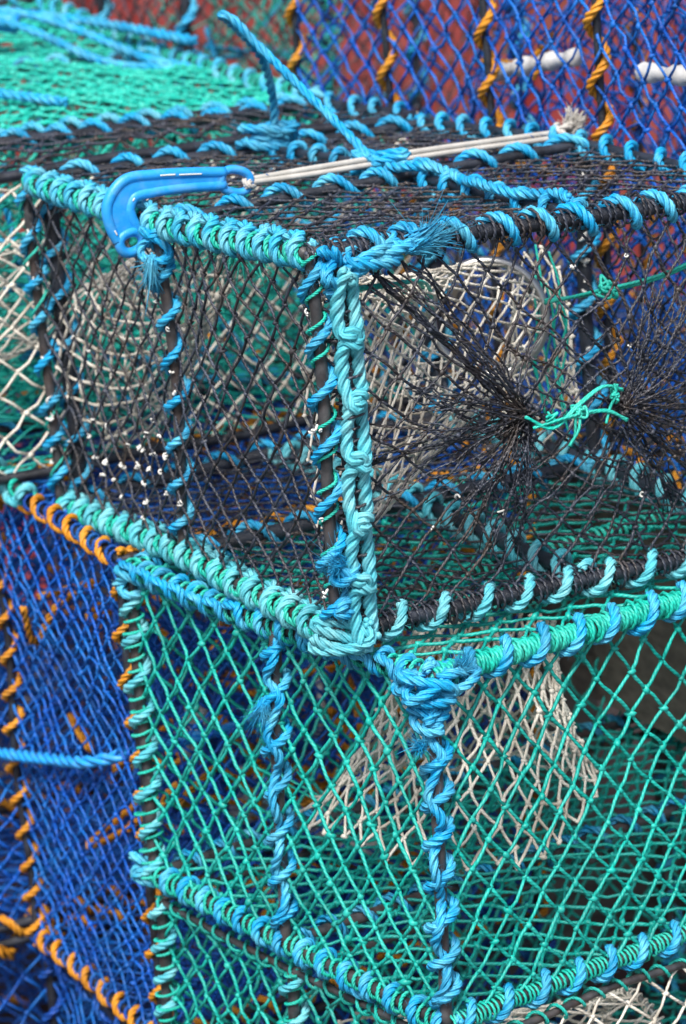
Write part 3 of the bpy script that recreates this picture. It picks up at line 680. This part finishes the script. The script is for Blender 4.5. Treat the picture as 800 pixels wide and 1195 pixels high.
# ------------------------------------------------------------------ loose rope, hook and cord on the black creel's top
mb = MB()
a, b_ = V(-.655, .300, .378), V(-.372, .268, .384); ap = V(-.52, .178, .535)
rope(mb, spline([a, V(-.64, .293, .42), V(-.60, .262, .475), V(-.555, .205, .522), ap, V(-.512, .186, .531), V(-.50, .205, .505), V(-.455, .235, .455), V(-.405, .258, .41), b_], 16), .0052, 7.5, .6, 7, 500)
knot(mb, a + V(.0, -.01, .0), .017, .0056, 2.6, (1.3, 1.6, .7), seed=41); knot(mb, b_ + V(0, .01, -.006), .014, .0056, 2.6, (1.3, 1.6, .7), seed=42)
tag(mb.build('rope_loop', M['blue_rope']), 'loop of pale blue rope standing up from the top of the black creel', 'rope')
mb = MB()
for p in (a + V(0, 0, .012), a + V(.0, .004, .022)): knot(mb, p, .006, .0022, 2, seed=3, fuzz=0)

hk = thing('gate_hook', 'bright blue moulded plastic hook over the top edge of the black creel', 'hook', V(-.38, .05, .38))
hb = V(-.38, .05, .38)
path = spline([V(-.365, .092, .386), V(-.365, .051, .390), V(-.365, .010, .392), V(-.365, -.016, .390), V(-.365, -.029, .374), V(-.365, -.028, .358), V(-.365, -.022, .344)], 10)
def band(mb, P, w, h, side, n=3.0):
    """rounded flat section swept along P; side = width direction"""
    T = norm(np.gradient(P, axis=0)); S = norm(side - (side * T).sum(-1, keepdims=True) * T); U = np.cross(S, T)
    a = np.linspace(0, 2 * PI, 16, endpoint=False); co, si = np.cos(a), np.sin(a)
    co = np.sign(co) * abs(co)**(2 / n); si = np.sign(si) * abs(si)**(2 / n)
    w = np.broadcast_to(w, len(P)); h = np.broadcast_to(h, len(P))
    v = P[:, None] + S[:, None] * (co[None] * w[:, None])[..., None] + U[:, None] * (si[None] * h[:, None])[..., None]
    K = len(P); idx = np.arange(K * 16).reshape(K, 16)
    q = np.stack([idx[:-1], np.roll(idx[:-1], -1, 1), np.roll(idx[1:], -1, 1), idx[1:]], -1).reshape(-1, 4)
    mb.add(v, q); b0 = mb.n - K * 16
    for ring, fl in ((idx[0], 1), (idx[-1], 0)):
        t = np.array([(ring[0], ring[k], ring[k + 1]) for k in range(1, 15)]); mb.t.append((t[:, ::-1] if fl else t) + b0)
    return S, U
mb = MB(); side = np.cross(norm(np.gradient(path, axis=0)), V(1, 0, 0)); wd = np.interp(np.arange(len(path)), [0, 12, 26, 40, 60], [.0065, .0075, .0095, .0125, .0125])
S, U = band(mb, path, wd, .0035, side)
for sg in (-1, 1): tube(mb, path + S * (sg * wd)[:, None], .0058, 10)
# eye at the cord end
th = np.linspace(0, 2 * PI, 40, endpoint=False)
P = ellipse((-.365, .104, .382), (0, .004, .011), (0, .016, -.005), .8)(th); sweep(mb, P[None], np.broadcast_to(V(1, 0, 0), P[None].shape), .0046, 8, True)
# rounded tip with its hole
P = ellipse(path[-1] + V(.001, .003, -.008), (0, .0125, .003), (.0, -.003, .010), .9)(th); sweep(mb, P[None], np.broadcast_to(V(1, 0, 0), P[None].shape), .0055, 8, True)
ho = mb.build('hook_body', M['hook_blue'], hk, hb)
dU = U * np.sign((U @ V(1, 0, 0)))[:, None]
for k, s_, l in ((14, .95, 5), (7, .9, 7), (31, -.9, 4), (52, .9, 4)):   # chips of whitened plastic
    seg = path[k:k + l] + S[k:k + l] * (wd[k:k + l] * s_)[:, None] + dU[k:k + l] * .0054
    mb = MB(); tube(mb, resample(seg, .001), .0009, 5); mb.build('scuff_mark', M['white_scale'], hk, hb)

cd = thing('elastic_cord', 'doubled white elastic cord from the blue hook across the black creel, frayed at its knot', 'cord', V(-.38, .3, .38)); cb = V(-.38, .3, .38)
mb = MB()
e = V(-.40, .53, .374)
for o_ in (V(0, 0, .0028), V(.003, 0, -.0028)):
    P = spline([V(-.366, .118, .380) + o_ * .5, V(-.369, .20, .380) + o_, V(-.382, .35, .379) + o_, e + o_]); tube(mb, P, .0031, 9)
knot(mb, V(-.366, .120, .380), .006, .003, 2, (1, 1, 1), seed=50, fuzz=0)
knot(mb, e, .010, .0042, 2.6, (1, 1.2, 1), seed=51, fuzz=0); tuft(mb, e + V(0, .01, .004), V(.1, .6, 1), .009, .020, 260, .0007, .6)
mb.build('cord_strand', M['white_cord'], cd, cb)
mb = MB()
for i in range(70):
    t = rng.uniform(.02, .98); c0 = V(-.366, .118, .3815) * (1 - t) + (e + V(0, 0, .001)) * t
    mb_p = c0 + V(.004, 0, .004) * rng.uniform(.6, 1) ; tube(mb, np.array([mb_p, mb_p + V(0, .0018, -.0012), mb_p + V(0, .0036, -.0028)]), .0006, 4)
mb.build('blue_fleck', M['royal_rope'], cd, cb)

mb = MB(); q = [bk.P(x, .545 + .02 * math.sin(x * 21), 1) + V(0, 0, .013 + .003 * math.sin(x * 33)) for x in np.linspace(.52, .015, 12)]
rope(mb, spline(q), .0056, 6.2, .6, 7, 700)
mb.build('lid_rope', M['blue_rope'], bk.root, bk.base)

# ------------------------------------------------------------------ timber, container, ground
def wood(name, col):
    m = bpy.data.materials.new(name); m.use_nodes = True; nt = m.node_tree; N = nt.nodes; L = nt.links; b = N['Principled BSDF']
    tc = N.new('ShaderNodeTexCoord'); mp = N.new('ShaderNodeMapping'); mp.inputs['Scale'].default_value = (30, 3, 60); L.new(tc.outputs['Object'], mp.inputs[0])
    n = N.new('ShaderNodeTexNoise'); n.inputs['Scale'].default_value = 1.2; n.inputs['Detail'].default_value = 6; L.new(mp.outputs[0], n.inputs[0])
    r = N.new('ShaderNodeValToRGB'); r.color_ramp.elements[0].position = .3; r.color_ramp.elements[0].color = (*[c * .45 for c in col], 1); r.color_ramp.elements[1].position = .7; r.color_ramp.elements[1].color = (*col, 1)
    L.new(n.outputs[0], r.inputs[0]); L.new(r.outputs[0], b.inputs['Base Color']); b.inputs['Roughness'].default_value = .8
    bp = N.new('ShaderNodeBump'); bp.inputs['Strength'].default_value = .4; bp.inputs['Distance'].default_value = .003; L.new(n.outputs[0], bp.inputs['Height']); L.new(bp.outputs[0], b.inputs['Normal']); return m
M['wood'] = wood('weathered_timber', (.20, .175, .14))
def boxm(mb, c, s, ch=.004):
    c = np.array(c); s = np.array(s) / 2
    v = []; 
    for sx in (-1, 1):
        for (y, z) in ((-1, -1), (1, -1), (1, 1), (-1, 1)):
            v.append((sx * s[0], y * s[1], z * s[2]))
    mb.add(np.array(v) + c, [(0, 3, 2, 1), (4, 5, 6, 7), (0, 1, 5, 4), (1, 2, 6, 5), (2, 3, 7, 6), (3, 0, 4, 7)])
tim = thing('timber_crate', 'dark weathered timber crate seen through the green net, under the blue creel', 'crate', V(-.6, .9, -1.11))
tb = V(-.6, .9, -1.11)
for z in (-.10, -.255, -.98):
    for nm, c_, s_ in (('side_board', (-.62, .605, z), (1.10, .03, .15)), ('end_board', (-.055, .90, z), (.03, .60, .15)), ('side_board', (-.62, 1.19, z), (1.10, .03, .15)), ('end_board', (-1.185, .90, z), (.03, .60, .15))):
        mb = MB(); boxm(mb, c_, s_); mb.build(nm, M['wood'], tim, tb, False)
for x in (-.09, -1.15):
    for y in (.635, 1.16): mb = MB(); boxm(mb, (x, y, -.56), (.04, .03, 1.08)); mb.build('corner_post', M['wood'], tim, tb, False)
mb = MB(); boxm(mb, (-.62, .9, -.022), (1.13, .56, .02)); mb.build('lid', M['wood'], tim, tb, False)
t2 = thing('timber_crate', 'weathered timber crate under the farthest black creel', 'crate', V(-1.85, .9, -1.11)); tb2 = V(-1.85, .9, -1.11)
for z in (-.10, -.27, -.44, -.61, -.78, -.95):
    mb = MB(); boxm(mb, (-1.85, .62, z), (.90, .03, .15)); mb.build('side_board', M['wood'], t2, tb2, False)
    mb = MB(); boxm(mb, (-1.42, .92, z), (.03, .56, .15)); mb.build('end_board', M['wood'], t2, tb2, False)
mb = MB(); boxm(mb, (-1.85, .92, -.016), (.92, .62, .02)); mb.build('lid', M['wood'], t2, tb2, False)
M['red'] = mat('weathered_red_paint', (.25, .030, .032), .5, .2, (.36, .09, .08), .6, 6, .1, .4, (.20, .08, .05), .5, 3, fine=60)
mb = MB(); d = norm(V(.48, .875, 0)); nrm = V(.875, -.48, 0); o0 = V(-3.3, 1.7, 0)   # corrugated sheet facing the quay
prof = []; L0 = -3.2; k = 0
while L0 < 3.2:
    prof += [(L0, 0), (L0 + .085, 0), (L0 + .115, -.04), (L0 + .19, -.04), (L0 + .22, 0)]; L0 += .22
prof = np.array(prof); lo = o0 + d * prof[:, :1] + nrm * prof[:, 1:] + V(0, 0, -1.0); hi_ = lo + V(0, 0, 3.0)
n = len(prof); v = np.vstack([lo, hi_]); q = np.array([(i, i + 1, n + i + 1, n + i) for i in range(n - 1)])
rt = thing('shipping_container', 'red corrugated steel container behind all the creels', 'container', o0 + V(0, 0, -1.11)); rb = o0 + V(0, 0, -1.11)
mb.add(v, q); mb.build('corrugated_side', M['red'], rt, rb, False)
def obox(mb, c, L, W, H):
    v = [c + d * sx * L / 2 + nrm * sy * W / 2 + V(0, 0, sz * H / 2) for sx in (-1, 1) for sy in (-1, 1) for sz in (-1, 1)]
    mb.add(np.array(v), [(0, 1, 3, 2), (4, 6, 7, 5), (0, 4, 5, 1), (2, 3, 7, 6), (0, 2, 6, 4), (1, 5, 7, 3)])
mb = MB(); obox(mb, o0 + nrm * -.02 + V(0, 0, -1.05), 6.5, .12, .12); mb.build('bottom_rail', M['red'], rt, rb, False)
mb = MB(); obox(mb, o0 + nrm * -.02 + V(0, 0, 2.04), 6.5, .12, .12); mb.build('top_rail', M['red'], rt, rb, False)
mb = MB(); obox(mb, o0 + nrm * -1.2 + V(0, 0, .5), 6.4, 2.2, 3.1); mb.build('body', M['red'], rt, rb, False)

gm = mat('damp_concrete', (.10, .095, .09), .8, .3, (.05, .05, .05), .7, 3, .3, .3, (.04, .04, .04), .5, 1.5, fine=80)
mb = MB(); mb.add([(-60, -60, -1.115), (60, -60, -1.115), (60, 60, -1.115), (-60, 60, -1.115)], [(0, 1, 2, 3)])
o = mb.build('ground', gm, None, None, False); o['kind'] = 'structure'

# ------------------------------------------------------------------ camera, light
R_ = V(0.4802515, 0.87474998, -0.06458306); U_ = V(-0.21207015, 0.18724407, 0.95914853); F_ = V(-0.85110796, 0.44693638, -0.2754326)
cam = bpy.data.cameras.new('camera'); co = bpy.data.objects.new('camera', cam); C.objects.link(co)
m4 = Matrix.Identity(4)
for i in range(3): m4[i][0] = R_[i]; m4[i][1] = U_[i]; m4[i][2] = -F_[i]
m4.translation = (2.14268, -1.11367, .81835)
co.matrix_world = m4
cam.sensor_fit = 'HORIZONTAL'; cam.sensor_width = 36; cam.lens = 142.4; cam.clip_end = 300; cam.clip_start = .05
cam.dof.use_dof = True; cam.dof.focus_distance = 2.50; cam.dof.aperture_fstop = 10.5; cam.dof.aperture_blades = 0
bpy.context.scene.camera = co

el, az = math.radians(54), math.radians(-40)     # sun high, from behind the camera's left shoulder
w = bpy.data.worlds.new('World'); bpy.context.scene.world = w; w.use_nodes = True; nt = w.node_tree; N = nt.nodes
sky = N.new('ShaderNodeTexSky'); sky.sky_type = 'NISHITA'; sky.sun_disc = False; sky.sun_elevation = el
sd = V(math.cos(el) * math.cos(az), math.cos(el) * math.sin(az), math.sin(el))
sky.sun_rotation = math.atan2(sd[0], sd[1]); sky.dust_density = 3; sky.air_density = 1.0
nt.links.new(sky.outputs[0], N['Background'].inputs[0]); N['Background'].inputs[1].default_value = .15
sun = bpy.data.lights.new('sun', 'SUN'); sun.energy = 4.8; sun.angle = math.radians(18); sun.color = (1, .96, .9)
so = bpy.data.objects.new('sun', sun); C.objects.link(so)
from mathutils import Vector
so.rotation_euler = Vector(-sd).to_track_quat('-Z', 'Y').to_euler()
sc = bpy.context.scene
sc.view_settings.view_transform = 'Standard'; sc.view_settings.look = 'None'; sc.view_settings.exposure = 0
sc.cycles.use_denoising = True; sc.cycles.max_bounces = 6; sc.cycles.diffuse_bounces = 3
